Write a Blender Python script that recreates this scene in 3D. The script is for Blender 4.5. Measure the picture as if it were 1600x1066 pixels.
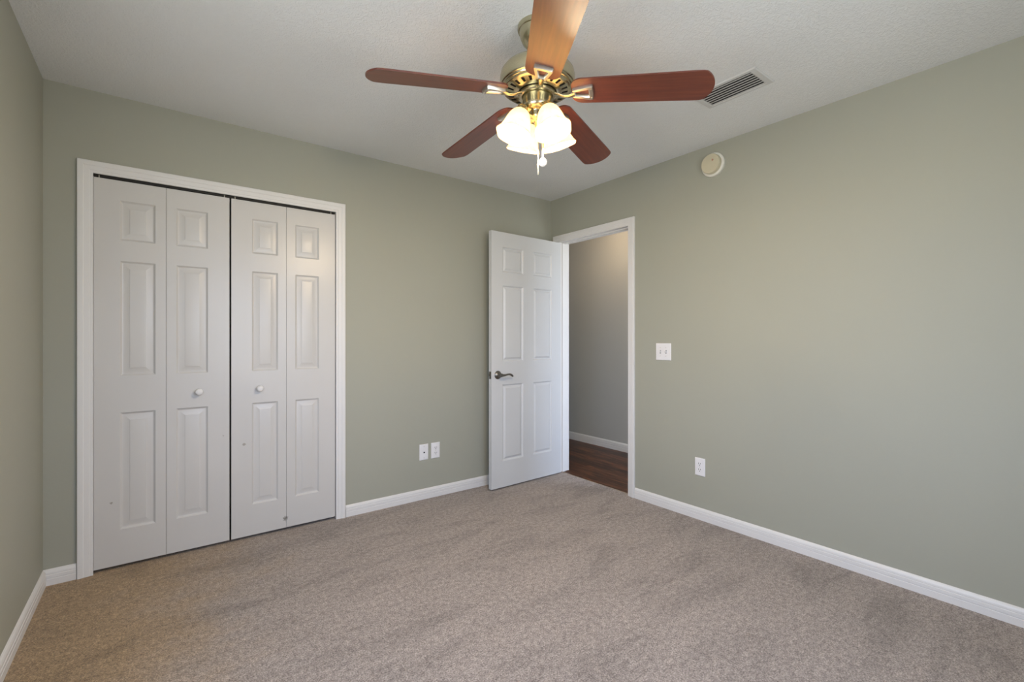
import bpy, bmesh, math, random
from mathutils import Vector, Matrix
random.seed(3)
S = bpy.context.scene
for o in list(bpy.data.objects): bpy.data.objects.remove(o)
COL = S.collection

# ------------------------------------------------------------------ camera
YAW = 0.6516
cam_d = bpy.data.cameras.new('camera'); cam = bpy.data.objects.new('camera', cam_d); COL.objects.link(cam)
cam.location = (0, 0, 1.188); cam.rotation_euler = (math.pi/2, 0, -YAW)
cam_d.sensor_width = 36; cam_d.lens = 36*725.46/1600
cam_d.shift_y = -3.08/1600
cam_d.clip_start = 0.02
S.camera = cam

# ------------------------------------------------------------------ world, exposure, daylight
S.view_settings.view_transform = 'Standard'; S.view_settings.look = 'None'
S.view_settings.gamma = 1; S.view_settings.use_curve_mapping = False
S.view_settings.exposure = 0.0
W = bpy.data.worlds.new('sky'); S.world = W; W.use_nodes = True
nt = W.node_tree; nt.nodes.clear()
wo = nt.nodes.new('ShaderNodeOutputWorld'); bg = nt.nodes.new('ShaderNodeBackground')
bg.inputs[1].default_value = 9.2
# overcast sky above the horizon, added pale ground glow below it to brighten the ceiling
_tc = nt.nodes.new('ShaderNodeTexCoord'); _sp = nt.nodes.new('ShaderNodeSeparateXYZ'); _mr = nt.nodes.new('ShaderNodeMapRange'); _mx = nt.nodes.new('ShaderNodeMix')
_mx.data_type = 'RGBA'; _mr.inputs[1].default_value = -0.06; _mr.inputs[2].default_value = 0.06
nt.links.new(_tc.outputs['Generated'], _sp.inputs[0]); nt.links.new(_sp.outputs['Z'], _mr.inputs[0]); nt.links.new(_mr.outputs[0], _mx.inputs[0])
_mx.inputs[6].default_value = (0.72, 0.74, 0.74, 1); _mx.inputs[7].default_value = (0.66, 0.80, 1.10, 1)
nt.links.new(_mx.outputs[2], bg.inputs[0])
nt.links.new(bg.outputs[0], wo.inputs[0])

WIN = (0.20, 1.40, 0.70, 2.05)          # window in the left wall beside the camera: y0,y1,z0,z1
FILL_WIN = (0.35, 1.60, 0.70, 2.05)           # added unseen window for fill light, in the wall behind the camera: x0,x1,z0,z1
HALLWIN = (3.05, 3.86, 0.15, 2.1)
def portal(name, loc, rot, sx, sz):
    d = bpy.data.lights.new(name, 'AREA'); d.shape = 'RECTANGLE'; d.size = sx; d.size_y = sz
    d.cycles.is_portal = True
    o = bpy.data.objects.new(name, d); COL.objects.link(o); o.location = loc; o.rotation_euler = rot
# room constants
XR, YB, XL, YF, H = 2.840, 3.141, -0.439, -0.45, 2.44
WT = 0.115
portal('window_daylight', (XL-WT-0.02, (WIN[0]+WIN[1])/2, (WIN[2]+WIN[3])/2), (0, -math.pi/2, 0), WIN[3]-WIN[2], WIN[1]-WIN[0])
portal('window_daylight', ((FILL_WIN[0]+FILL_WIN[1])/2, YF-WT-0.02, (FILL_WIN[2]+FILL_WIN[3])/2), (math.pi/2, 0, 0), FILL_WIN[1]-FILL_WIN[0], FILL_WIN[3]-FILL_WIN[2])  # portal of the added fill window
HY0, HY1 = 1.3, 4.9
HX0, HX1 = XR+WT, 3.935
portal('hall_daylight', ((HALLWIN[0]+HALLWIN[1])/2, HY0-WT-0.02, (HALLWIN[2]+HALLWIN[3])/2), (math.pi/2, 0, 0), HALLWIN[1]-HALLWIN[0], HALLWIN[3]-HALLWIN[2])
LAMP_W = 17.5        # each bulb of the ceiling fan
HALL_W = 6.5

# ------------------------------------------------------------------ materials
def newmat(name):
    m = bpy.data.materials.new(name); m.use_nodes = True
    t = m.node_tree; b = t.nodes['Principled BSDF']
    return m, t, b
def N(t, kind, **kw):
    n = t.nodes.new(kind)
    for k, v in kw.items(): setattr(n, k, v)
    return n
def ramp(t, src, stops):
    r = N(t, 'ShaderNodeValToRGB'); e = r.color_ramp.elements
    e[0].position, e[0].color = stops[0][0], (*stops[0][1], 1)
    e[1].position, e[1].color = stops[-1][0], (*stops[-1][1], 1)
    for p, c in stops[1:-1]:
        x = e.new(p); x.color = (*c, 1)
    t.links.new(src, r.inputs[0]); return r
def bump(t, b, src, strength, dist):
    n = N(t, 'ShaderNodeBump'); n.inputs['Strength'].default_value = strength; n.inputs['Distance'].default_value = dist
    t.links.new(src, n.inputs['Height']); t.links.new(n.outputs[0], b.inputs['Normal']); return n
def noise(t, vec, scale, detail=3, rough=0.5):
    n = N(t, 'ShaderNodeTexNoise'); n.inputs['Scale'].default_value = scale; n.inputs['Detail'].default_value = detail
    n.inputs['Roughness'].default_value = rough
    if vec is not None: t.links.new(vec, n.inputs['Vector'])
    return n
def pos(t):
    return N(t, 'ShaderNodeNewGeometry').outputs['Position']
def mapping(t, vec, scale=(1,1,1), rot=(0,0,0)):
    m = N(t, 'ShaderNodeMapping'); m.inputs['Scale'].default_value = scale; m.inputs['Rotation'].default_value = rot
    t.links.new(vec, m.inputs['Vector']); return m.outputs[0]
def simple(name, col, rough=0.5, metal=0.0, bump_s=0, bump_scale=200, bump_d=0.001, var=0.0, **kw):
    m, t, b = newmat(name)
    b.inputs['Roughness'].default_value = rough; b.inputs['Metallic'].default_value = metal
    tc = N(t, 'ShaderNodeTexCoord').outputs['Object']
    n = noise(t, tc, 14 if not var else 6, 3)
    v = max(var, 0.015)
    r = ramp(t, n.outputs[0], [(0.3, tuple(c*(1-v) for c in col)), (0.7, tuple(min(1, c*(1+v)) for c in col))])
    t.links.new(r.outputs[0], b.inputs['Base Color'])
    if bump_s:
        n2 = noise(t, tc, bump_scale, 2); bump(t, b, n2.outputs[0], bump_s, bump_d)
    for k, val in kw.items(): b.inputs[k.replace('_', ' ')].default_value = val
    return m

def paint_wall(name, col):
    m, t, b = newmat(name); p = pos(t)
    n = noise(t, p, 1.3, 2)
    r = ramp(t, n.outputs[0], [(0.3, tuple(c*0.985 for c in col)), (0.7, tuple(c*1.015 for c in col))])
    t.links.new(r.outputs[0], b.inputs['Base Color'])
    b.inputs['Roughness'].default_value = 0.55; b.inputs['Specular IOR Level'].default_value = 0.35
    n2 = noise(t, p, 90, 4, 0.6); n3 = noise(t, p, 22, 2)
    a = N(t, 'ShaderNodeMath', operation='ADD'); t.links.new(n2.outputs[0], a.inputs[0]); t.links.new(n3.outputs[0], a.inputs[1])
    bump(t, b, a.outputs[0], 0.12, 0.002)
    return m
M_WALL = paint_wall('sage_wall_paint', (0.380, 0.384, 0.322))
M_HALLWALL = paint_wall('hall_wall_paint', (0.49, 0.495, 0.48))
M_CLOSET = paint_wall('closet_wall_paint', (0.35, 0.34, 0.29))

def ceiling_mat():
    m, t, b = newmat('knockdown_ceiling_paint'); p = pos(t)
    n = noise(t, p, 2.0, 2)
    r = ramp(t, n.outputs[0], [(0.3, (0.785, 0.80, 0.80)), (0.7, (0.805, 0.82, 0.82))])
    t.links.new(r.outputs[0], b.inputs['Base Color']); b.inputs['Roughness'].default_value = 0.75
    v = noise(t, p, 62, 3, 0.55); v.inputs['Distortion'].default_value = 1.4
    rr = ramp(t, v.outputs[0], [(0.45, (0,0,0)), (0.60, (1,1,1))])
    v2 = noise(t, p, 150, 2)
    a = N(t, 'ShaderNodeMath', operation='MULTIPLY_ADD'); t.links.new(v2.outputs[0], a.inputs[0]); a.inputs[1].default_value = 0.25
    t.links.new(rr.outputs[0], a.inputs[2])
    bump(t, b, a.outputs[0], 0.55, 0.0025)
    return m
M_CEIL = ceiling_mat()

def carpet_mat():
    m, t, b = newmat('beige_carpet_pile'); p = pos(t)
    fine = noise(t, p, 170, 4, 0.75)
    mid = noise(t, p, 45, 3, 0.6)
    big = noise(t, mapping(t, p, (0.8, 2.4, 1), (0, 0, 0.95)), 2.3, 5, 0.66); big.inputs['Distortion'].default_value = 0.7
    a = N(t, 'ShaderNodeMix', data_type='FLOAT'); a.inputs[0].default_value = 0.25
    t.links.new(fine.outputs[0], a.inputs[2]); t.links.new(mid.outputs[0], a.inputs[3])
    r = ramp(t, a.outputs[0], [(0.37, (0.115, 0.090, 0.074)), (0.50, (0.325, 0.271, 0.236)), (0.63, (0.62, 0.53, 0.47))])
    rb = ramp(t, big.outputs[0], [(0.36, (0.78, 0.775, 0.77)), (0.48, (0.97, 0.97, 0.97)), (0.64, (1.07, 1.07, 1.07))])
    mx = N(t, 'ShaderNodeMix', data_type='RGBA', blend_type='MULTIPLY'); mx.inputs[0].default_value = 1
    t.links.new(r.outputs[0], mx.inputs[6]); t.links.new(rb.outputs[0], mx.inputs[7])
    # warm lamplight painted into the pile colour: an uneven tan patch by the closet and the left wall
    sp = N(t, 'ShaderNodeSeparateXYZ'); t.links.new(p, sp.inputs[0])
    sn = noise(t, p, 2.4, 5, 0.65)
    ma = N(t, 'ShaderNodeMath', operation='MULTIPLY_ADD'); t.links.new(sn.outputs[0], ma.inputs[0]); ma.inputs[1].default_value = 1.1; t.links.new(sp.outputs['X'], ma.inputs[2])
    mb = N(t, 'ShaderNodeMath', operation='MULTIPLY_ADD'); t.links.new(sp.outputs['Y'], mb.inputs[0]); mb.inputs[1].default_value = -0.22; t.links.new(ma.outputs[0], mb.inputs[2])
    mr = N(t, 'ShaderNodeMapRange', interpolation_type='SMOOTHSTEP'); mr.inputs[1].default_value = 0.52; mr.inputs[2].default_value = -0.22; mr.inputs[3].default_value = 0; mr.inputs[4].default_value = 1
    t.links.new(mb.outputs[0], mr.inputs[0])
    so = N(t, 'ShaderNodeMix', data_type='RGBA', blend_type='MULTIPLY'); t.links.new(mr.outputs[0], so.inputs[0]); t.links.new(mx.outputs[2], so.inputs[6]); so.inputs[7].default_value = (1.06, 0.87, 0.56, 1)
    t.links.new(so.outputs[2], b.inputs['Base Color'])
    b.inputs['Roughness'].default_value = 0.95; b.inputs['Specular IOR Level'].default_value = 0.1
    b.inputs['Sheen Weight'].default_value = 0.25; b.inputs['Sheen Roughness'].default_value = 0.5
    bump(t, b, a.outputs[0], 0.8, 0.008)
    return m
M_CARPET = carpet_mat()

def white_paint(name, col=(0.75, 0.75, 0.755), rough=0.38, stains=()):
    m, t, b = newmat(name); p = pos(t)
    n = noise(t, p, 3.0, 3)
    r = ramp(t, n.outputs[0], [(0.3, tuple(c*0.98 for c in col)), (0.7, tuple(c*1.01 for c in col))])
    out = r.outputs[0]
    for (x, y, z, rad, thr, dark) in stains:      # small scuffs of dirt on the door
        d = N(t, 'ShaderNodeVectorMath', operation='DISTANCE'); t.links.new(p, d.inputs[0]); d.inputs[1].default_value = (x, y, z)
        lt = N(t, 'ShaderNodeMapRange'); lt.inputs[1].default_value = 0; lt.inputs[2].default_value = rad
        lt.inputs[3].default_value = 1; lt.inputs[4].default_value = 0; t.links.new(d.outputs['Value'], lt.inputs[0])
        nn = noise(t, p, 180, 4, 0.7)
        mu = N(t, 'ShaderNodeMath', operation='MULTIPLY'); t.links.new(lt.outputs[0], mu.inputs[0]); t.links.new(nn.outputs[0], mu.inputs[1])
        gt = N(t, 'ShaderNodeMapRange'); gt.inputs[1].default_value = thr; gt.inputs[2].default_value = thr+0.08; t.links.new(mu.outputs[0], gt.inputs[0])
        mx = N(t, 'ShaderNodeMix', data_type='RGBA'); t.links.new(gt.outputs[0], mx.inputs[0]); t.links.new(out, mx.inputs[6])
        mx.inputs[7].default_value = (*[dark*c for c in (1, 0.95, 0.85)], 1); out = mx.outputs[2]
    t.links.new(out, b.inputs['Base Color'])
    b.inputs['Roughness'].default_value = rough
    g = noise(t, mapping(t, p, (60, 60, 4)), 4, 2)
    bump(t, b, g.outputs[0], 0.05, 0.001)
    return m
M_TRIM = white_paint('white_trim_paint', (0.76, 0.755, 0.75), 0.4)
M_DOOR = white_paint('white_door_paint', (0.635, 0.650, 0.665), 0.36)
M_BIFOLD = white_paint('white_closet_door_paint', (0.615, 0.605, 0.590), 0.31,
    stains=((0.630, 3.14, 0.075, 0.045, 0.33, 0.2), (0.405, 3.14, 0.565, 0.018, 0.22, 0.35), (-0.19, 3.14, 0.345, 0.014, 0.22, 0.35),
            (0.30, 3.14, 0.63, 0.012, 0.24, 0.4)))

def wood_floor_mat():
    m, t, b = newmat('dark_wood_planks'); p = pos(t)
    br = N(t, 'ShaderNodeTexBrick'); br.inputs['Scale'].default_value = 1
    br.inputs['Brick Width'].default_value = 1.2; br.inputs['Row Height'].default_value = 0.125
    br.inputs['Mortar Size'].default_value = 0.0012; br.offset = 0.37
    br.inputs['Color1'].default_value = (0.3, 0.3, 0.3, 1); br.inputs['Color2'].default_value = (0.75, 0.75, 0.75, 1); br.inputs['Mortar'].default_value = (0.1,0.1,0.1,1)
    t.links.new(mapping(t, p, (1, 1, 1), (0, 0, math.pi/2)), br.inputs['Vector'])
    g = noise(t, mapping(t, p, (9, 1.1, 1)), 3.2, 6, 0.65); g.inputs['Distortion'].default_value = 0.8
    mxf = N(t, 'ShaderNodeMix', data_type='FLOAT'); mxf.inputs[0].default_value = 0.3
    t.links.new(g.outputs[0], mxf.inputs[2]); t.links.new(br.outputs[0], mxf.inputs[3])
    r = ramp(t, mxf.outputs[0], [(0.34, (0.008, 0.003, 0.002)), (0.46, (0.034, 0.012, 0.005)), (0.54, (0.080, 0.027, 0.010)), (0.66, (0.18, 0.068, 0.026))])
    t.links.new(r.outputs[0], b.inputs['Base Color']); b.inputs['Roughness'].default_value = 0.36; b.inputs['Specular IOR Level'].default_value = 0.35
    bump(t, b, mxf.outputs[0], 0.12, 0.002)
    return m
M_WOODFLOOR = wood_floor_mat()

def blade_mat():
    m, t, b = newmat('mahogany_blade'); tc = N(t, 'ShaderNodeTexCoord').outputs['Object']
    g = noise(t, mapping(t, tc, (1.6, 26, 10)), 2.2, 5, 0.6); g.inputs['Distortion'].default_value = 0.4
    r = ramp(t, g.outputs[0], [(0.30, (0.085, 0.016, 0.009)), (0.5, (0.122, 0.026, 0.012)), (0.72, (0.165, 0.040, 0.017))])
    t.links.new(r.outputs[0], b.inputs['Base Color']); b.inputs['Roughness'].default_value = 0.5; b.inputs['Specular IOR Level'].default_value = 0.35
    b.inputs['Coat Weight'].default_value = 0.85; b.inputs['Coat Roughness'].default_value = 0.40
    bump(t, b, g.outputs[0], 0.05, 0.001)
    return m
M_BLADE = blade_mat()

def brushed(name, col, rough):
    m, t, b = newmat(name); tc = N(t, 'ShaderNodeTexCoord').outputs['Object']
    g = noise(t, mapping(t, tc, (4, 4, 300)), 3, 3)
    r = ramp(t, g.outputs[0], [(0.3, tuple(c*0.9 for c in col)), (0.7, tuple(min(1, c*1.08) for c in col))])
    t.links.new(r.outputs[0], b.inputs['Base Color']); b.inputs['Metallic'].default_value = 1
    b.inputs['Roughness'].default_value = rough
    bump(t, b, g.outputs[0], 0.06, 0.0005)
    return m
M_BRASS = brushed('brushed_antique_brass', (0.52, 0.48, 0.33), 0.25)
M_NICKEL = brushed('satin_nickel', (0.62, 0.60, 0.54), 0.33)
M_HANDLE = brushed('pewter_handle', (0.20, 0.19, 0.17), 0.32)
M_DARK = simple('dark_cavity_metal', (0.02, 0.018, 0.015), 0.6)
M_SLOT = simple('grey_slot', (0.10, 0.10, 0.10), 0.6)
M_BLACK = simple('black_slot', (0.012, 0.012, 0.012), 0.7)
M_PLATE = simple('white_plastic_plate', (0.80, 0.80, 0.82), 0.3)
M_VENT = simple('white_enamel_vent', (0.62, 0.62, 0.61), 0.45)
M_CREAM = simple('yellowed_plastic', (0.60, 0.55, 0.40), 0.4)
M_DETBASE = simple('offwhite_plastic', (0.74, 0.73, 0.66), 0.4)
M_STRIP = simple('carpet_edge_strip', (0.36, 0.27, 0.18), 0.6)
M_CERAMIC = simple('white_ceramic_knob', (0.9, 0.88, 0.84), 0.15)

def glass_mat():
    m = bpy.data.materials.new('window_glass'); m.use_nodes = True; t = m.node_tree; t.nodes.clear()
    o = N(t, 'ShaderNodeOutputMaterial'); mx = N(t, 'ShaderNodeMixShader'); tr = N(t, 'ShaderNodeBsdfTransparent'); gl = N(t, 'ShaderNodeBsdfGlossy')
    gl.inputs['Roughness'].default_value = 0.02; mx.inputs[0].default_value = 0.06
    t.links.new(tr.outputs[0], mx.inputs[1]); t.links.new(gl.outputs[0], mx.inputs[2]); t.links.new(mx.outputs[0], o.inputs[0])
    return m
M_GLASS = glass_mat()
def shade_mat():
    m = bpy.data.materials.new('lit_frosted_shade'); m.use_nodes = True; t = m.node_tree; t.nodes.clear()
    o = N(t, 'ShaderNodeOutputMaterial'); ad = N(t, 'ShaderNodeAddShader')
    mx = N(t, 'ShaderNodeMixShader'); tr = N(t, 'ShaderNodeBsdfTranslucent'); df = N(t, 'ShaderNodeBsdfPrincipled')
    tc = N(t, 'ShaderNodeTexCoord').outputs['Object']
    n = noise(t, tc, 25, 3); n.inputs['Distortion'].default_value = 1.0
    r = ramp(t, n.outputs[0], [(0.3, (0.80, 0.64, 0.41)), (0.7, (0.92, 0.79, 0.58))])
    t.links.new(r.outputs[0], tr.inputs[0]); t.links.new(r.outputs[0], df.inputs['Base Color']); df.inputs['Roughness'].default_value = 0.25
    em = N(t, 'ShaderNodeEmission'); em.inputs[1].default_value = 0.9; em.inputs[0].default_value = (1.0, 0.68, 0.33, 1)
    mx.inputs[0].default_value = 0.2
    t.links.new(tr.outputs[0], mx.inputs[1]); t.links.new(df.outputs[0], mx.inputs[2])
    t.links.new(mx.outputs[0], ad.inputs[0]); t.links.new(em.outputs[0], ad.inputs[1]); t.links.new(ad.outputs[0], o.inputs[0])
    return m
M_SHADE = shade_mat()
def emis(name, col, s):
    m = bpy.data.materials.new(name); m.use_nodes = True; t = m.node_tree; t.nodes.clear()
    o = N(t, 'ShaderNodeOutputMaterial'); em = N(t, 'ShaderNodeEmission'); em.inputs[0].default_value = (*col, 1); em.inputs[1].default_value = s
    t.links.new(em.outputs[0], o.inputs[0]); return m
M_BULB = emis('lit_bulb_glass', (1.0, 0.78, 0.50), 5.0)
M_HALLGLOW = emis('lit_dome_glass', (1.0, 0.75, 0.48), 3.0)

# ------------------------------------------------------------------ mesh helpers
def link(name, bm, mat, parent=None, smooth=None, loc=None):
    bmesh.ops.remove_doubles(bm, verts=bm.verts, dist=1e-6)
    bmesh.ops.recalc_face_normals(bm, faces=bm.faces)
    me = bpy.data.meshes.new(name); bm.to_mesh(me); bm.free()
    if smooth:
        me.shade_smooth(); me.set_sharp_from_angle(angle=math.radians(smooth))
    me.materials.append(mat)
    o = bpy.data.objects.new(name, me); COL.objects.link(o)
    if parent is not None: o.parent = parent
    if loc is not None: o.location = loc
    return o
def tag(o, label=None, cat=None, group=None, kind=None):
    if label: o['label'] = label
    if cat: o['category'] = cat
    if group: o['group'] = group
    if kind: o['kind'] = kind
    return o
def struct(o, label, cat): return tag(o, label, cat, kind='structure')
def empty(name, loc, rotz=0):
    o = bpy.data.objects.new(name, None); COL.objects.link(o); o.location = loc; o.rotation_euler = (0, 0, rotz); o.empty_display_size = 0.05
    return o
def box(bm, x0, x1, y0, y1, z0, z1, bev=0.0):
    vs = [bm.verts.new(v) for v in ((x0,y0,z0),(x1,y0,z0),(x1,y1,z0),(x0,y1,z0),(x0,y0,z1),(x1,y0,z1),(x1,y1,z1),(x0,y1,z1))]
    fs = [bm.faces.new([vs[i] for i in f]) for f in ((3,2,1,0),(4,5,6,7),(0,1,5,4),(1,2,6,5),(2,3,7,6),(3,0,4,7))]
    if bev:
        es = list({e for f in fs for e in f.edges})
        bmesh.ops.bevel(bm, geom=es, offset=bev, segments=2, affect='EDGES', profile=0.5)
    return fs
def lathe(bm, prof, seg=48, center=(0,0,0), skip=None, mat4=None, rfun=None):
    rings = []
    for j, (r, z) in enumerate(prof):
        ring = []
        for i in range(seg):
            a = 2*math.pi*i/seg
            rr = r if rfun is None else rfun(r, z, a, j)
            v = Vector((rr*math.cos(a), rr*math.sin(a), z))
            if mat4 is not None: v = mat4 @ v
            ring.append(bm.verts.new(v + Vector(center)))
        rings.append(ring)
    for j in range(len(rings)-1):
        for i in range(seg):
            if skip and skip(j, i): continue
            k = (i+1) % seg
            bm.faces.new((rings[j][i], rings[j][k], rings[j+1][k], rings[j+1][i]))
    for idx, (r, z) in ((0, prof[0]), (-1, prof[-1])):
        if 0 < r <= 0.0101: bm.faces.new(rings[idx])
    return rings
def tube(bm, pts, rad, seg=10, caps=True):
    pts = [Vector(p) for p in pts]; rings = []
    n = len(pts); rads = rad if isinstance(rad, (list, tuple)) else [rad]*n
    up = Vector((0, 0, 1))
    for i, p in enumerate(pts):
        d = (pts[min(i+1, n-1)] - pts[max(i-1, 0)]).normalized()
        u = d.cross(up)
        if u.length < 1e-3: u = d.cross(Vector((0, 1, 0)))
        u.normalize(); w = u.cross(d).normalized()
        rr = rads[i]; ru, rw = (rr if isinstance(rr, tuple) else (rr, rr))
        rings.append([bm.verts.new(p + u*ru*math.cos(2*math.pi*k/seg) + w*rw*math.sin(2*math.pi*k/seg)) for k in range(seg)])
    for a, b in zip(rings, rings[1:]):
        for k in range(seg):
            bm.faces.new((a[k], a[(k+1) % seg], b[(k+1) % seg], b[k]))
    if caps: bm.faces.new(rings[0]); bm.faces.new(rings[-1])
def prism(bm, poly, z0, z1, f=None):
    """extrude polygon poly [(x,y)] between z0,z1; f maps (x,y,z)->Vector"""
    f = f or (lambda x, y, z: Vector((x, y, z)))
    a = [bm.verts.new(f(x, y, z0)) for x, y in poly]; b = [bm.verts.new(f(x, y, z1)) for x, y in poly]
    bm.faces.new(a[::-1]); bm.faces.new(b)
    for i in range(len(poly)):
        j = (i+1) % len(poly); bm.faces.new((a[i], a[j], b[j], b[i]))

# ------------------------------------------------------------------ room shell
def wall_x(name, y0, y1, x0, x1, hole, label, mat=None, z1=H):          # wall running along x, optional hole (hx0,hx1,hz0,hz1)
    bm = bmesh.new()
    if hole:
        a, b, c, d = hole
        box(bm, x0, a, y0, y1, 0, z1); box(bm, b, x1, y0, y1, 0, z1)
        box(bm, a, b, y0, y1, d, z1)
        if c > 0: box(bm, a, b, y0, y1, 0, c)
    else: box(bm, x0, x1, y0, y1, 0, z1)
    return struct(link(name, bm, mat or M_WALL), label, 'wall')
def wall_y(name, x0, x1, y0, y1, hole, label, mat=None, z1=H):
    bm = bmesh.new()
    if hole:
        a, b, c, d = hole
        box(bm, x0, x1, y0, a, 0, z1); box(bm, x0, x1, b, y1, 0, z1)
        box(bm, x0, x1, a, b, d, z1)
        if c > 0: box(bm, x0, x1, a, b, 0, c)
    else: box(bm, x0, x1, y0, y1, 0, z1)
    return struct(link(name, bm, mat or M_WALL), label, 'wall')

CX0, CX1, CZ = -0.262, 0.934, 2.028       # closet opening
DY0, DY1, DZ = 2.262, 3.036, 2.050        # doorway opening (in right wall)
wall_x('wall_back', YB, YB+WT, XL-WT, XR, (CX0-0.018, CX1+0.018, 0, CZ+0.018), 'sage green wall holding the white closet doors')
wall_y('wall_right', XR, XR+WT, YF-WT, HY1, (DY0-0.018, DY1+0.018, 0, DZ+0.018), 'sage green wall with the open doorway')
wall_y('wall_left', XL-WT, XL, YF, YB, WIN, 'greyish wall at the left edge')
wall_x('wall_front', YF-WT, YF, XL-WT, XR, FILL_WIN, 'wall behind the viewer')
wall_y('wall_hall', HX1, HX1+WT, HY0-WT, HY1+WT, None, 'grey hallway wall seen through the doorway', M_HALLWALL)
wall_x('wall_hall_near', HY0-WT, HY0, HX0, HX1, HALLWIN, 'hallway end wall with a window', M_HALLWALL)
wall_x('wall_hall_far', HY1, HY1+WT, HX0-WT, HX1, None, 'far end wall of the hallway', M_HALLWALL)
bm = bmesh.new()
box(bm, XL-WT, XL, YB+WT, YB+WT+0.6, 0, H); box(bm, 1.20, 1.20+WT, YB+WT, YB+WT+0.6, 0, H); box(bm, XL-WT, 1.20+WT, YB+WT+0.6, YB+2*WT+0.6, 0, H)
struct(link('wall_closet', bm, M_CLOSET), 'inner walls of the closet behind the folding doors', 'wall')
bm = bmesh.new(); box(bm, XL-WT, HX1+WT, YF-WT, HY1+WT, H, H+0.1)
struct(link('ceiling', bm, M_CEIL), 'off-white textured ceiling', 'ceiling')
XC = 2.872
bm = bmesh.new(); box(bm, XL-WT, XR, YF-WT, YB+WT, -0.08, 0); box(bm, XR, XC, DY0-0.018, DY1+0.018, -0.08, 0)
box(bm, XL-WT, 1.20+WT, YB+WT, YB+WT+0.6, -0.08, 0)
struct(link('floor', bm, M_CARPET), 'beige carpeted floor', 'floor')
bm = bmesh.new(); box(bm, XC, HX1, DY0-0.018, DY1+0.018, -0.09, -0.008); box(bm, HX0, HX1, HY0, DY0-0.018, -0.09, -0.008); box(bm, HX0, HX1, DY1+0.018, HY1, -0.09, -0.008)
struct(link('floor_hall', bm, M_WOODFLOOR), 'dark wood plank hallway floor', 'floor')
bm = bmesh.new(); prism(bm, [(0,-0.012),(0.016,-0.012),(0.016,-0.006),(0.008,0.001),(0,0.002)], DY0+0.001, DY1-0.001, lambda x, y, z: Vector((XC-0.002+x, z, y)))
struct(link('trim_1', bm, M_STRIP), 'thin tan strip where carpet meets wood floor', 'trim')

# baseboards
BB = [(0.0,0.0),(0.0125,0.0),(0.0125,0.030),(0.0105,0.0315),(0.0105,0.034),(0.0125,0.0355),(0.0125,0.050),(0.0105,0.0515),(0.0105,0.054),(0.0115,0.0555),(0.0105,0.063),(0.0075,0.070),(0.004,0.0745),(0.0,0.0765)]
def base_run(bm, f, a, b): prism(bm, BB, a, b, f)
bm = bmesh.new()
base_run(bm, lambda t, z, s: Vector((s, YB-t, z)), XL, -0.321); base_run(bm, lambda t, z, s: Vector((s, YB-t, z)), 0.996, XR)
struct(link('baseboard_back', bm, M_TRIM), 'white baseboard along the closet wall', 'baseboard')
bm = bmesh.new()
base_run(bm, lambda t, z, s: Vector((XR-t, s, z)), YF, 2.203); base_run(bm, lambda t, z, s: Vector((XR-t, s, z)), 3.098, YB-0.0126)
struct(link('baseboard_right', bm, M_TRIM), 'white baseboard along the right wall', 'baseboard')
bm = bmesh.new(); base_run(bm, lambda t, z, s: Vector((XL+t, s, z)), YF, YB-0.0126)
struct(link('baseboard_left', bm, M_TRIM), 'white baseboard along the left wall', 'baseboard')
bm = bmesh.new(); base_run(bm, lambda t, z, s: Vector((HX1-t, s, z*1.15-0.008)), HY0, HY1)
struct(link('baseboard_hall', bm, M_TRIM), 'white baseboard in the hallway', 'baseboard')

# casings: profile (u from inner edge outward, v thickness)
CP = [(0.0,0.0),(0.0,0.007),(0.002,0.009),(0.012,0.0095),(0.015,0.0115),(0.020,0.012),(0.034,0.013),(0.038,0.0155),(0.052,0.017),(0.0575,0.0165),(0.060,0.014),(0.060,0.0)]
def casing(bm, f, a, b, zt):
    """f(s, v, z): s along wall, v out of the wall; a,b inner edges, zt inner top"""
    paths = []
    for (u, v) in CP:
        paths.append([f(a-u, v, 0.0), f(a-u, v, zt+u), f(b+u, v, zt+u), f(b+u, v, 0.0)])
    V = [[bm.verts.new(q) for q in p] for p in paths]
    for i in range(len(V)-1):
        for k in range(3): bm.faces.new((V[i][k], V[i][k+1], V[i+1][k+1], V[i+1][k]))
    for k in range(3): bm.faces.new((V[-1][k], V[-1][k+1], V[0][k+1], V[0][k]))
    bm.faces.new([r[0] for r in V]); bm.faces.new([r[3] for r in V][::-1])

# closet frame
bm = bmesh.new(); casing(bm, lambda s, v, z: Vector((s, YB-v, z)), CX0+0.003, CX1-0.001, CZ-0.004)
t2 = struct(link('trim_2', bm, M_TRIM, smooth=25), 'white moulded casing around the closet opening', 'door frame')
bm = bmesh.new()
box(bm, CX0-0.018, CX0, YB, YB+WT, 0, CZ); box(bm, CX1, CX1+0.018, YB, YB+WT, 0, CZ); box(bm, CX0-0.018, CX1+0.018, YB, YB+WT, CZ, CZ+0.018)
link('jamb', bm, M_TRIM, t2)
bm = bmesh.new()
yt = YB+0.016
box(bm, CX0+0.002, CX1-0.002, yt, yt+0.003, CZ-0.012, CZ); box(bm, CX0+0.002, CX1-0.002, yt+0.022, yt+0.025, CZ-0.02, CZ); box(bm, CX0+0.002, CX1-0.002, yt, yt+0.025, CZ-0.003, CZ)
link('door_track', bm, M_DARK, t2)

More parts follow.
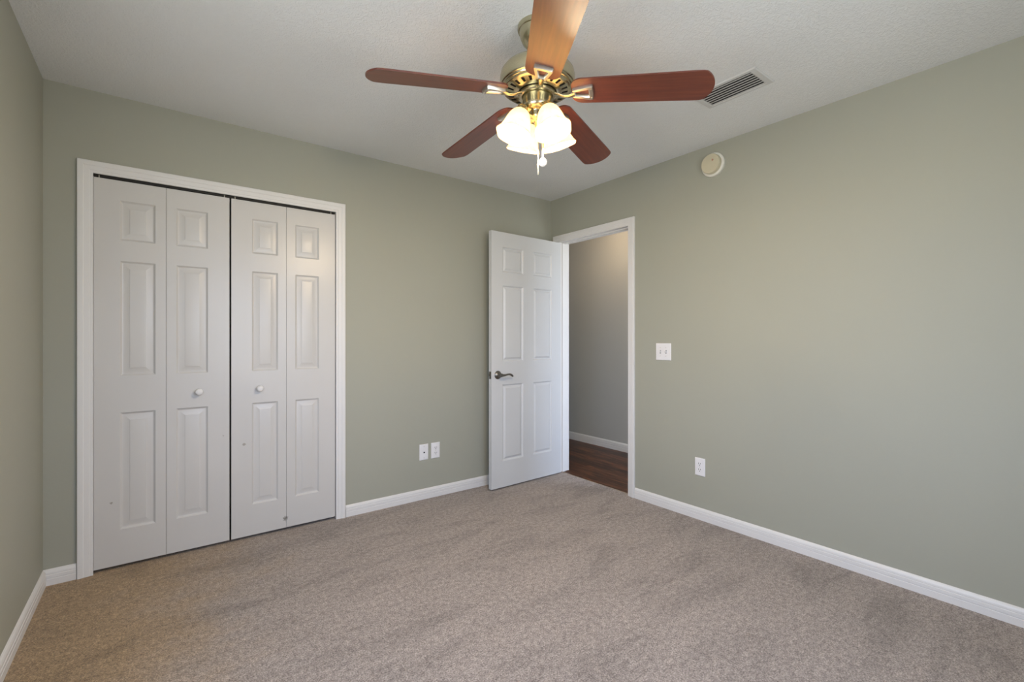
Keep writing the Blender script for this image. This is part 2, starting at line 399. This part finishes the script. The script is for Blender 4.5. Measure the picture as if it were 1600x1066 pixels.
# panelled door leaves -----------------------------------------------------
RINGS = [(0.0,0.0),(0.0035,0.0045),(0.007,0.0068),(0.012,0.0072),(0.016,0.0066),(0.038,0.0012),(0.041,0.0006)]
def panel_face(bm, w, h, panels, y, sgn, rings=RINGS):
    """front face in the xz plane at y, recesses go toward +sgn*y"""
    xs = sorted({0, w} | {v for p in panels for v in p[:2]}); zs = sorted({0, h} | {v for p in panels for v in p[2:]})
    for i in range(len(xs)-1):
        for j in range(len(zs)-1):
            cx, cz = (xs[i]+xs[i+1])/2, (zs[j]+zs[j+1])/2
            if any(p[0] < cx < p[1] and p[2] < cz < p[3] for p in panels): continue
            bm.faces.new([bm.verts.new(v) for v in ((xs[i],y,zs[j]),(xs[i+1],y,zs[j]),(xs[i+1],y,zs[j+1]),(xs[i],y,zs[j+1]))])
    for (a, b, c, d) in panels:
        loops = []
        for ins, dep in rings:
            yy = y + sgn*dep
            loops.append([bm.verts.new(v) for v in ((a+ins,yy,c+ins),(b-ins,yy,c+ins),(b-ins,yy,d-ins),(a+ins,yy,d-ins))])
        for l0, l1 in zip(loops, loops[1:]):
            for k in range(4): bm.faces.new((l0[k], l0[(k+1) % 4], l1[(k+1) % 4], l1[k]))
        bm.faces.new(loops[-1])
def leaf_mesh(w, h, th, panels, both=True, rings=RINGS):
    bm = bmesh.new()
    panel_face(bm, w, h, panels, 0.0, 1, rings)
    panel_face(bm, w, h, panels if both else [], th, -1, rings)
    for a, b in (((0,0),(w,0)),((w,0),(w,h)),((w,h),(0,h)),((0,h),(0,0))):
        bm.faces.new([bm.verts.new(v) for v in ((a[0],0,a[1]),(b[0],0,b[1]),(b[0],th,b[1]),(a[0],th,a[1]))])
    return bm

Z0 = 0.018; LH = 2.008-Z0; LT = 0.030; LY = YB+0.003
zp = [(0.200,0.806),(0.997,1.593),(1.700,1.906)]
BR = [(0.0,0.0),(0.003,0.003),(0.008,0.0078),(0.012,0.0086),(0.014,0.0084),(0.039,0.0024),(0.0395,0.0012),(0.042,0.0008)]
def bifold(name, x0, pans, knob_leaf, knob_x, label):
    e = empty(name, (x0, LY, 0)); struct(e, label, 'closet door')
    for i in range(2):
        a, b = pans[i]
        lx = i*0.2953
        o = link('door_leaf', leaf_mesh(0.2937, LH, LT, [(a, b, z0-Z0, z1-Z0) for z0, z1 in zp], False, BR), M_BIFOLD, e, smooth=12, loc=(lx, 0, Z0))
        if i == knob_leaf:
            bm = bmesh.new()
            R = Matrix.Rotation(math.pi/2, 4, 'X')
            lathe(bm, [(0.0095,0.0),(0.009,0.003),(0.0065,0.009),(0.0075,0.014),(0.014,0.019),(0.0185,0.025),(0.0175,0.031),(0.012,0.0345),(0.005,0.0355)], 28, mat4=R)
            k = link('door_knob', bm, M_TRIM, o, smooth=50, loc=(knob_x-x0-lx, -0.0002, 0.892-Z0))
        for gx in ((0.02 if i == 0 else 0.27),) :
            bm = bmesh.new(); lathe(bm, [(0.003, 0), (0.003, 0.016)], 10)
            link('pivot_pin', bm, M_NICKEL, o, smooth=40, loc=(gx, 0.012, LH))
    return e
bifold('door_2', CX0+0.004, [(0.102,0.248),(0.043,0.189)], 1, 0.183, 'left pair of white panelled folding closet doors')
bifold('door_3', 0.3405, [(0.106,0.247),(0.050,0.192)], 0, 0.486, 'right pair of white panelled folding closet doors')

# entry doorway frame
bm = bmesh.new(); casing(bm, lambda s, v, z: Vector((XR-v, s, z)), DY0+0.003, DY1+0.002, DZ-0.004)
t3 = struct(link('trim_3', bm, M_TRIM, smooth=25), 'white moulded casing around the open doorway', 'door frame')
bm = bmesh.new(); casing(bm, lambda s, v, z: Vector((HX0+v, s, z)), DY0+0.003, DY1-0.003, DZ-0.004)
link('hall_casing', bm, M_TRIM, t3, smooth=25)
bm = bmesh.new()
box(bm, XR, HX0, DY0-0.018, DY0, 0.0, DZ); box(bm, XR, HX0, DY1, DY1+0.018, 0.0, DZ); box(bm, XR, HX0, DY0-0.018, DY1+0.018, DZ, DZ+0.018)
link('jamb', bm, M_TRIM, t3)
bm = bmesh.new()
sx0, sx1 = XR+0.038, XR+0.072
box(bm, sx0, sx1, DY0, DY0+0.010, 0.0, DZ, 0.0015); box(bm, sx0, sx1, DY1-0.010, DY1, 0.0, DZ, 0.0015); box(bm, sx0, sx1, DY0+0.010, DY1-0.010, DZ-0.010, DZ, 0.0015)
link('door_stop', bm, M_TRIM, t3)
bm = bmesh.new(); box(bm, XR-0.004, XR+0.028, DY0, DY0+0.0015, 0.875, 0.935)
link('strike_plate', bm, M_HANDLE, t3)

# entry door leaf (local x from free edge to hinge edge, y = 0 visible face)
ANG = math.atan2(2.999-2.9694, 2.828-2.0646)
DW, DT, DH = 0.764, 0.035, 2.024
dp = []
for a, b in ((0.110,0.327),(0.437,0.654)):
    for z0, z1 in ((0.218,0.826),(1.010,1.613),(1.720,1.920)):
        dp.append((a, b, z0-0.012, z1-0.012))
DR = [(0.0,0.0),(0.002,0.002),(0.009,0.0100),(0.0105,0.0106),(0.013,0.0106),(0.016,0.0100),(0.029,0.0030),(0.031,0.0020)]
door = link('door_1', leaf_mesh(DW, DH, DT, dp, True, DR), M_DOOR, smooth=12, loc=(2.0646, 2.9694, 0.012))
door.rotation_euler = (0, 0, ANG)
struct(door, 'open white six-panel door with a lever handle', 'door')
def handle(side):
    bm = bmesh.new(); s = -1 if side == 0 else 1
    y0 = -0.0002 if side == 0 else DT+0.0002
    R = Matrix.Translation((0, y0, 0)) @ Matrix.Rotation(math.pi/2*(1 if side == 0 else -1), 4, 'X')
    lathe(bm, [(0.0332,0.0),(0.0332,0.003),(0.030,0.0065),(0.022,0.0085),(0.018,0.013),(0.0145,0.016),(0.0125,0.024),(0.0125,0.040),(0.0145,0.047),(0.0135,0.053),(0.006,0.056)], 32, mat4=R)
    y = y0 + s*0.046
    pts = [(0.0, y, 0.0), (0.018, y+s*0.003, -0.001), (0.040, y+s*0.004, 0.0005), (0.062, y+s*0.004, 0.0045), (0.082, y+s*0.002, 0.005), (0.100, y, -0.001), (0.113, y-s*0.001, -0.010), (0.119, y-s*0.002, -0.016)]
    tube(bm, pts, [(0.008,0.011),(0.008,0.010),(0.007,0.0072),(0.0065,0.0062),(0.0068,0.007),(0.0072,0.0085),(0.0068,0.0085),(0.003,0.004)], 14)
    o = link('door_handle', bm, M_HANDLE, door, smooth=50, loc=(0.062, 0, 0.893))
    return o
handle(0); handle(1)
bm = bmesh.new(); box(bm, -0.0012, 0.0005, 0.005, 0.030, 0.0, 0.058, 0.0003); box(bm, -0.010, 0.0, 0.012, 0.023, 0.020, 0.038, 0.002)
link('latch_plate', bm, M_HANDLE, door, loc=(0, 0, 0.864))
for hz in (0.24, 1.0, 1.80):
    bm = bmesh.new(); lathe(bm, [(0.005, 0),(0.0055,0.002),(0.0055,0.086),(0.005,0.088)], 12)
    link('hinge', bm, M_NICKEL, door, smooth=40, loc=(DW+0.005, DT-0.004, hz))

# ------------------------------------------------------------------ windows out of view, the one behind the viewer added for fill
def window(name, x0, x1, z0, z1, y0, y1, label, rows=2):
    bm = bmesh.new(); w = 0.045; ym = (y0+y1)/2
    box(bm, x0, x0+w, ym-0.03, ym+0.03, z0, z1); box(bm, x1-w, x1, ym-0.03, ym+0.03, z0, z1)
    box(bm, x0+w, x1-w, ym-0.03, ym+0.03, z0, z0+w); box(bm, x0+w, x1-w, ym-0.03, ym+0.03, z1-w, z1)
    zm = (z0+z1)/2; box(bm, x0+w, x1-w, ym-0.02, ym+0.02, zm-0.02, zm+0.02)
    o = struct(link(name, bm, M_TRIM), label, 'window')
    bm = bmesh.new(); box(bm, x0+w, x1-w, ym-0.003, ym+0.003, z0+w, zm-0.02); box(bm, x0+w, x1-w, ym-0.003, ym+0.003, zm+0.02, z1-w)
    link('glass_pane', bm, M_GLASS, o)
    bm = bmesh.new(); box(bm, x0-0.04, x1+0.04, y1-0.0, y1+0.03, z0-0.022, z0-0.002)
    link('window_sill', bm, M_TRIM, o)
    return o
_w = window('window_1', -(WIN[1]-WIN[0])/2, (WIN[1]-WIN[0])/2, WIN[2], WIN[3], -WT, 0, 'white framed window in the left wall beside the viewer')
_w.location = (XL, (WIN[0]+WIN[1])/2, 0); _w.rotation_euler = (0, 0, -math.pi/2)
window('fill_window', *FILL_WIN, YF-WT, YF, 'added unseen white framed window behind the viewer, for fill daylight')
window('window_2', *HALLWIN, HY0-WT, HY0, 'white framed window at the end of the hallway')

# ------------------------------------------------------------------ wall plates
def frame_map(plane, s, z):
    """local (a across, d out of wall, h up) -> world for a plate centred at s,z"""
    if plane == 'right': return (lambda a, d, h: Vector((-d, -a, h))), (XR, s, z)
    return (lambda a, d, h: Vector((a, -d, h))), (s, YB, z)
def lbox(bm, f, a0, a1, d0, d1, h0, h1, bev=0):
    vs = [bm.verts.new(f(*v)) for v in ((a0,d0,h0),(a1,d0,h0),(a1,d1,h0),(a0,d1,h0),(a0,d0,h1),(a1,d0,h1),(a1,d1,h1),(a0,d1,h1))]
    fs = [bm.faces.new([vs[i] for i in q]) for q in ((3,2,1,0),(4,5,6,7),(0,1,5,4),(1,2,6,5),(2,3,7,6),(3,0,4,7))]
    if bev: bmesh.ops.bevel(bm, geom=list({e for q in fs for e in q.edges}), offset=bev, segments=2, affect='EDGES', profile=0.5)
def plate(f, w, h):
    bm = bmesh.new(); w2, h2 = w/2, h/2
    loops = [[bm.verts.new(f(sx*(w2-i), d, sz*(h2-i))) for sx, sz in ((-1,-1),(1,-1),(1,1),(-1,1))] for i, d in ((0,0),(0,0.002),(0.0015,0.0042),(0.005,0.0058),(0.007,0.006))]
    for l0, l1 in zip(loops, loops[1:]):
        for k in range(4): bm.faces.new((l0[k], l0[(k+1) % 4], l1[(k+1) % 4], l1[k]))
    bm.faces.new(loops[-1]); bm.faces.new(loops[0][::-1]); return bm
def disc(bm, f, a, h, r, d0, d1, seg=20, squash=None):
    pts = []
    for i in range(seg):
        t = 2*math.pi*i/seg; x, y = r*math.cos(t), r*math.sin(t)
        if squash: y = max(-squash, min(squash, y))
        pts.append((a+x, h+y))
    prism(bm, pts, d0, d1, lambda x, y, z: f(x, z, y))
def outlet(plane, s, z, label, W_=0.072, H_=0.117):
    f, loc = frame_map(plane, s, z); e = empty('power_outlet', loc); tag(e, label, 'outlet')
    link('cover_plate', plate(f, W_, H_), M_PLATE, e, smooth=25)
    for hz in (0.0195, -0.0195):
        bm = bmesh.new(); disc(bm, f, 0, hz, 0.0172, 0.0055, 0.0078, 28, 0.0142)
        r = link('receptacle', bm, M_PLATE, e, smooth=30)
        bm = bmesh.new()
        lbox(bm, f, -0.0078, -0.0050, 0.0070, 0.0081, hz-0.0005, hz+0.0085); lbox(bm, f, 0.0050, 0.0078, 0.0070, 0.0081, hz+0.0005, hz+0.0080)
        disc(bm, f, 0, hz-0.0075, 0.0030, 0.0070, 0.0081, 14)
        link('slots', bm, M_BLACK, r)
    bm = bmesh.new(); disc(bm, f, 0, 0, 0.003, 0.0058, 0.0072, 14); link('screw', bm, M_NICKEL, e)
    return e
outlet('right', 1.680, 0.346, 'white double outlet on the right wall above the baseboard')
outlet('back', 1.667, 0.348, 'white double outlet between the closet and open door, right of a jack plate')
f, loc = frame_map('back', 1.571, 0.348); e = empty('cable_jack', loc); tag(e, 'white cable jack plate with one dark centre hole, beside an outlet', 'wall plate')
link('cover_plate', plate(f, 0.072, 0.117), M_PLATE, e, smooth=25)
bm = bmesh.new(); disc(bm, f, 0, -0.002, 0.0058, 0.0055, 0.0095, 6); link('connector', bm, M_BLACK, e)
for hz in (0.042, -0.042):
    bm = bmesh.new(); disc(bm, f, 0, hz, 0.003, 0.0058, 0.0072, 14); link('screw', bm, M_NICKEL, e)
f, loc = frame_map('right', 1.958, 1.098); e = empty('light_switch', loc); tag(e, 'white double toggle light switch plate beside the doorway', 'light switch')
link('cover_plate', plate(f, 0.122, 0.120), M_PLATE, e, smooth=25)
for a in (-0.023, 0.023):
    bm = bmesh.new(); lbox(bm, f, a-0.0052, a+0.0052, 0.0055, 0.0066, -0.012, 0.012); link('slot', bm, M_SLOT, e)
    up = 1 if a < 0 else 1
    bm = bmesh.new()
    prism(bm, [(0.004,-0.0085),(0.0075,-0.0085),(0.016,0.004),(0.016,0.010),(0.0135,0.0105),(0.0065,0.0025),(0.004,0.002)], a-0.0042, a+0.0042, lambda x, y, z: f(z, x, y))
    link('toggle', bm, M_PLATE, e, smooth=30)
    for hz in (0.030, -0.030):
        bm = bmesh.new(); disc(bm, f, a, hz, 0.003, 0.0058, 0.0072, 14); link('screw', bm, M_NICKEL, e)

# round detector high on the right wall
e = empty('smoke_detector', (XR, 1.586, 2.306)); tag(e, 'round off-white smoke detector with yellowed cover high on the wall', 'smoke detector')
R = Matrix.Rotation(-math.pi/2, 4, 'Y')
bm = bmesh.new(); lathe(bm, [(0.001,0.0),(0.076,0.0),(0.077,0.004),(0.075,0.014),(0.070,0.018),(0.060,0.019),(0.001,0.019)], 56, mat4=R); link('mounting_base', bm, M_DETBASE, e, smooth=40)
bm = bmesh.new(); lathe(bm, [(0.062,0.018),(0.063,0.022),(0.062,0.040),(0.059,0.045),(0.030,0.047),(0.001,0.0475)], 56, mat4=R); cv = link('cover', bm, M_CREAM, e, smooth=40)
bm = bmesh.new(); lathe(bm, [(0.006,0.0),(0.006,0.0015),(0.005,0.002)], 16, center=(-0.0470, -0.018, 0.018), mat4=R); link('indicator', bm, simple('faded_red_mark', (0.50, 0.25, 0.17), 0.5), cv)

# ceiling register
vx0, vx1, vy0, vy1 = 2.181, 2.376, 1.017, 1.352
e = empty('air_vent', (2.2785, 1.1845, H)); tag(e, 'white slatted rectangular air vent on the ceiling behind a fan blade', 'air vent')
bm = bmesh.new(); fw = 0.030; hx, hy = (vx1-vx0)/2, (vy1-vy0)/2
lp = [[bm.verts.new((sx*(hx-i), sy*(hy-i*1.6), z)) for sx, sy in ((-1,-1),(1,-1),(1,1),(-1,1))] for i, z in ((0,0),(0,-0.002),(0.003,-0.0065),(0.017,-0.008),(0.020,-0.006),(0.020,0.0))]
for l0, l1 in zip(lp, lp[1:]):
    for k in range(4): bm.faces.new((l0[k], l0[(k+1) % 4], l1[(k+1) % 4], l1[k]))
link('frame', bm, M_VENT, e, smooth=20)
bm = bmesh.new(); box(bm, -hx+0.020, hx-0.020, -hy+0.032, hy-0.032, -0.0016, -0.0004); link('duct_opening', bm, M_BLACK, e)
nsl = 7; span = 2*(hx-0.020)
for i in range(nsl):
    x = -hx+0.020 + span*(i+0.5)/nsl
    bm = bmesh.new()
    prism(bm, [(-0.0068,-0.0076),(-0.0066,-0.0086),(0.0070,-0.0056),(0.0068,-0.0046)], -hy+0.032, hy-0.032, lambda a, b, c: Vector((x+a, c, b)))
    link('slat', bm, M_VENT, e)

# ------------------------------------------------------------------ ceiling fan
FX, FY = 1.211, 1.420
fan = empty('ceiling_fan', (FX, FY, H)); tag(fan, 'brass ceiling fan with five reddish wood blades and lit frosted lamps', 'ceiling fan')
def zz(z): return z-H
bm = bmesh.new(); lathe(bm, [(0.079,0.0),(0.080,-0.010),(0.077,-0.018),(0.073,-0.020),(0.072,-0.024),(0.069,-0.040),(0.060,-0.062),(0.043,-0.082),(0.026,-0.092),(0.020,-0.094),(0.0135,-0.096)], 64); link('canopy', bm, M_BRASS, fan, smooth=35)
bm = bmesh.new(); lathe(bm, [(0.0135,-0.088),(0.0135,zz(2.275))], 28); link('downrod', bm, M_BRASS, fan, smooth=40)
bm = bmesh.new()
hp = [(0.014,2.296),(0.024,2.295),(0.030,2.288),(0.034,2.281),(0.090,2.279),(0.118,2.275),(0.136,2.266),(0.146,2.252),(0.1495,2.236),(0.1495,2.206),(0.1475,2.200),(0.1435,2.198),(0.1425,2.194),(0.140,2.191),(0.1345,2.190),(0.1335,2.186),(0.129,2.183),(0.121,2.181),(0.098,2.1755),(0.090,2.174),(0.078,2.174)]
slots = len(hp)-4
lathe(bm, [(r, zz(z)) for r, z in hp], 120, skip=lambda j, i: j == slots and (i % 5) in (1, 2))
link('motor_housing', bm, M_BRASS, fan, smooth=30)
bm = bmesh.new(); lathe(bm, [(0.126,zz(2.192)),(0.126,zz(2.187)),(0.070,zz(2.1785))], 60); link('motor_core', bm, M_DARK, fan, smooth=40)
bm = bmesh.new(); lathe(bm, [(0.060,zz(2.178)),(0.0725,zz(2.177)),(0.0745,zz(2.172)),(0.0745,zz(2.163)),(0.071,zz(2.159)),(0.063,zz(2.158)),(0.060,zz(2.161))], 72); link('flywheel', bm, M_BRASS, fan, smooth=40)
bm = bmesh.new(); lathe(bm, [(0.0575,zz(2.172)),(0.0590,zz(2.160)),(0.0590,zz(2.122)),(0.0600,zz(2.119)),(0.0590,zz(2.114)),(0.054,zz(2.106)),(0.044,zz(2.100)),(0.032,zz(2.098)),(0.030,zz(2.093)),(0.031,zz(2.080)),(0.026,zz(2.068)),(0.014,zz(2.060)),(0.010,zz(2.046)),(0.0095,zz(2.040))], 72)
link('light_fitter', bm, M_BRASS, fan, smooth=35)

PITCH, DROOP = -0.208, math.atan2(0.043, 0.46)
def blade_outline():
    # x = radius from the axis, y = half width; rounded ends
    pts = []
    x0, x1 = 0.138, 0.662; w0, w1 = 0.066, 0.0755
    def half(x): return w0 + (w1-w0)*(x-0.2)/0.46
    top = []
    for i in range(13):                       # root: shoulder rounding
        a = math.pi/2*i/12
        top.append((x0+0.045*(1-math.cos(a)), 0.030+(half(x0+0.045)-0.030)*math.sin(a)))
    XT = 0.624; hw = half(XT); sag = 0.038; Rt = (hw*hw+sag*sag)/(2*sag); am = math.asin(hw/Rt)
    for i in range(1, 17): x = x0+0.045+(XT-0.008-x0-0.045)*i/16; top.append((x, half(x)))
    for i in range(17):                       # shallow arc at the tip, slightly eased corners
        a = am*(1-i/16)*0.95
        top.append((XT+sag-Rt*(1-math.cos(a)), Rt*math.sin(a)))
    top = [(x, max(y, 0.0)) for x, y in top]
    return top + [(x, -y) for x, y in reversed(top) if y > 1e-4]
BO = blade_outline()
def bent(x, y, z):      # blade space: droop handled by the object's rotation
    return Vector((x, y, z))
def bracket_frame(bm):
    # raised trapezoid loop under the blade, z downwards
    out = [(0.143,-0.0195),(0.212,-0.036),(0.222,-0.034),(0.2245,0.0),(0.222,0.034),(0.212,0.036),(0.143,0.0195)]
    inn = [(0.154,-0.0085),(0.202,-0.0165),(0.2045,-0.0155),(0.2055,0.0),(0.2045,0.0155),(0.202,0.0165),(0.154,0.0085)]
    n = len(out); lv = []
    for poly, z in ((out,-0.0030),(out,-0.0120),([(x*0.93+i[0]*0.07, y*0.9+i[1]*0.1) for (x, y), i in zip(out, inn)],-0.0160),([(x*0.25+i[0]*0.75, y*0.25+i[1]*0.75) for (x, y), i in zip(out, inn)],-0.0160),(inn,-0.010),(inn,-0.0035)):
        lv.append([bm.verts.new((x, y, z)) for x, y in poly])
    for a, b in zip(lv, lv[1:]+lv[:1]):
        for k in range(n): bm.faces.new((a[k], a[(k+1) % n], b[(k+1) % n], b[k]))
bases = []
blade_me = br_me = arm_me = None
for k in range(5):
    az = math.radians(163.9-72*k)
    Rz = Matrix.Rotation(az, 4, 'Z')
    # blade: pivot at r=0.2, z=2.156
    Mx = Matrix.Translation((0, 0, zz(2.156)+0.003)) @ Rz @ Matrix.Translation((0.2, 0, 0)) @ Matrix.Rotation(DROOP, 4, 'Y') @ Matrix.Rotation(PITCH, 4, 'X') @ Matrix.Translation((-0.2, 0, 0))
    if blade_me is None:
        bm = bmesh.new(); prism(bm, BO, -0.003, 0.003)
        es = [e_ for e_ in bm.edges if abs(e_.verts[0].co.z-e_.verts[1].co.z) < 1e-6]
        bmesh.ops.bevel(bm, geom=es, offset=0.0012, segments=2, affect='EDGES')
        b = link('blade', bm, M_BLADE, fan, smooth=30); blade_me = b.data
        bm = bmesh.new(); bracket_frame(bm); 
        for (x, y) in ((0.151, 0), (0.217, 0.024), (0.217, -0.024)):
            lathe(bm, [(0.0030,-0.0150),(0.0030,-0.0170),(0.002,-0.0176)], 10, center=(x, y, 0))
        br = link('blade_bracket', bm, M_NICKEL, b, smooth=35); br_me = br.data
        arm = None
        bm = bmesh.new()
        tube(bm, [(0.066,0,zz(2.163)),(0.085,0,zz(2.158)),(0.105,0,zz(2.149)),(0.125,0,zz(2.1465)),(0.150,0,zz(2.1485))], [(0.014,0.004),(0.011,0.0045),(0.009,0.0050),(0.010,0.0045),(0.015,0.0035)], 14)
        arm = link('bracket_arm', bm, M_BRASS, fan, smooth=40); arm_me = arm.data
    else:
        b = bpy.data.objects.new('blade', blade_me); COL.objects.link(b); b.parent = fan
        br = bpy.data.objects.new('blade_bracket', br_me); COL.objects.link(br); br.parent = b
        arm = bpy.data.objects.new('bracket_arm', arm_me); COL.objects.link(arm); arm.parent = fan
    b.matrix_local = Mx
    arm.matrix_local = Rz

# lamp arms, sockets, shades, bulbs
SP = [(0.021,0.0),(0.025,0.002),(0.0325,0.010),(0.0395,0.022),(0.0455,0.038),(0.050,0.056),(0.0535,0.074),(0.0575,0.092),(0.0625,0.108),(0.0675,0.120),(0.0705,0.127)]
SP = [(r_, z_*0.87) for r_, z_ in SP]
cy_, sy_ = math.cos(YAW), math.sin(YAW)
def shade_bm(Mt):
    bm = bmesh.new(); sg = 72
    def rf(r, z, a, j):
        t = max(0, (z-0.045)/0.0655)
        return r*(1+0.035*t**4*math.cos(6*a)) + (0.002*t**6)
    outer = lathe(bm, SP, sg, mat4=Mt, rfun=rf)
    inner = lathe(bm, [(r-0.0028, z+(0.001 if i == 0 else 0)) for i, (r, z) in enumerate(SP)], sg, mat4=Mt, rfun=rf)
    for i in range(sg):
        k = (i+1) % sg
        bm.faces.new((outer[-1][i], outer[-1][k], inner[-1][k], inner[-1][i])); bm.faces.new((outer[0][i], outer[0][k], inner[0][k], inner[0][i]))
    return bm
TILT = math.radians(19)
for s in (-60, -150, 120, 30):
    a = math.radians(s)
    d = Vector((math.cos(a)*cy_+math.sin(a)*sy_, -math.cos(a)*sy_+math.sin(a)*cy_, 0)); az = math.atan2(d.y, d.x)
    neck = Vector((0.073*d.x, 0.073*d.y, zz(2.086)))
    ax = (d*math.sin(TILT) + Vector((0, 0, -math.cos(TILT)))).normalized()
    # local z -> ax
    q = Vector((0, 0, 1)).rotation_difference(ax); Mt = q.to_matrix().to_4x4()
    bm = bmesh.new(); st = neck - ax*0.016
    tube(bm, [(0.026*d.x, 0.026*d.y, zz(2.078)), (0.040*d.x, 0.040*d.y, zz(2.080)), (0.054*d.x, 0.054*d.y, zz(2.086)), tuple(st+Vector((0,0,0.004))), tuple(st+ax*0.008)], [0.0075,0.0075,0.0075,0.008,0.009], 14)
    lathe(bm, [(0.008,-0.022),(0.016,-0.021),(0.021,-0.014),(0.0225,-0.002),(0.0275,0.0),(0.0285,0.006),(0.026,0.007)], 36, center=neck, mat4=Mt)
    link('lamp_socket', bm, M_BRASS, fan, smooth=40)
    sh = link('lamp_shade', shade_bm(Mt), M_SHADE, fan, smooth=60, loc=neck)
    bm = bmesh.new(); lathe(bm, [(0.010,0.008),(0.011,0.022),(0.017,0.036),(0.024,0.052),(0.0265,0.062),(0.024,0.073),(0.016,0.082),(0.006,0.086)], 32, mat4=Mt); link('bulb', bm, M_BULB, sh, smooth=60)
    ld = bpy.data.lights.new('bulb_light', 'POINT'); ld.energy = LAMP_W; ld.color = (1.0, 0.79, 0.52); ld.shadow_soft_size = 0.024
    lo = bpy.data.objects.new('bulb_light', ld); COL.objects.link(lo); lo.parent = sh; lo.location = ax*0.098

# pull chains
bm = bmesh.new(); tube(bm, [(0.004,0.0,zz(2.045)),(0.004,0.0,zz(1.895))], 0.0010, 8)
for i in range(36): bmesh.ops.create_icosphere(bm, subdivisions=1, radius=0.0019, matrix=Matrix.Translation((0.004, 0, zz(2.045)-i*0.0042)))
pc = link('pull_chain', bm, M_NICKEL, fan, smooth=50)
bm = bmesh.new(); lathe(bm, [(0.0015,zz(1.896)),(0.004,zz(1.890)),(0.0045,zz(1.878)),(0.0025,zz(1.868)),(0.0035,zz(1.860)),(0.002,zz(1.848))], 16, center=(0.004, 0, 0)); link('chain_pull', bm, M_NICKEL, pc, smooth=50)
ox, oy = 0.040*cy_*0.55, -0.040*sy_*0.55
bm = bmesh.new(); tube(bm, [(ox, oy, zz(2.07)),(ox, oy, zz(1.975))], 0.0010, 8)
lathe(bm, [(0.0045,zz(1.982)),(0.005,zz(1.978)),(0.0035,zz(1.966)),(0.003,zz(1.925)),(0.002,zz(1.913))], 16, center=(ox, oy, 0))
for i in range(22): bmesh.ops.create_icosphere(bm, subdivisions=1, radius=0.0019, matrix=Matrix.Translation((ox, oy, zz(2.07)-i*0.0042)))
pc = link('pull_chain', bm, M_NICKEL, fan, smooth=50)
bm = bmesh.new(); lathe(bm, [(0.003,zz(1.916)),(0.009,zz(1.912)),(0.0140,zz(1.904)),(0.0150,zz(1.897)),(0.0140,zz(1.890)),(0.009,zz(1.882)),(0.003,zz(1.879))], 24, center=(ox, oy, 0)); o = link('chain_knob', bm, M_CERAMIC, pc, smooth=60); o['label'] = 'white round knob'

# hallway ceiling light (just out of sight above the doorway)
e = empty('hall_ceiling_light', (3.45, 3.15, H)); tag(e, 'round frosted ceiling light in the hallway above the wood floor', 'ceiling light')
bm = bmesh.new(); lathe(bm, [(0.001,0),(0.13,0),(0.132,-0.012),(0.125,-0.02),(0.001,-0.02)], 48); link('base', bm, M_BRASS, e, smooth=35)
bm = bmesh.new(); lathe(bm, [(0.120,-0.020),(0.112,-0.045),(0.085,-0.068),(0.045,-0.080),(0.004,-0.083)], 48); link('glass_dome', bm, M_HALLGLOW, e, smooth=60)
ld = bpy.data.lights.new('hall_bulb_light', 'POINT'); ld.energy = HALL_W; ld.color = (1.0, 0.72, 0.45); ld.shadow_soft_size = 0.08
lo = bpy.data.objects.new('hall_bulb_light', ld); COL.objects.link(lo); lo.parent = e; lo.location = (0, 0, -0.19)
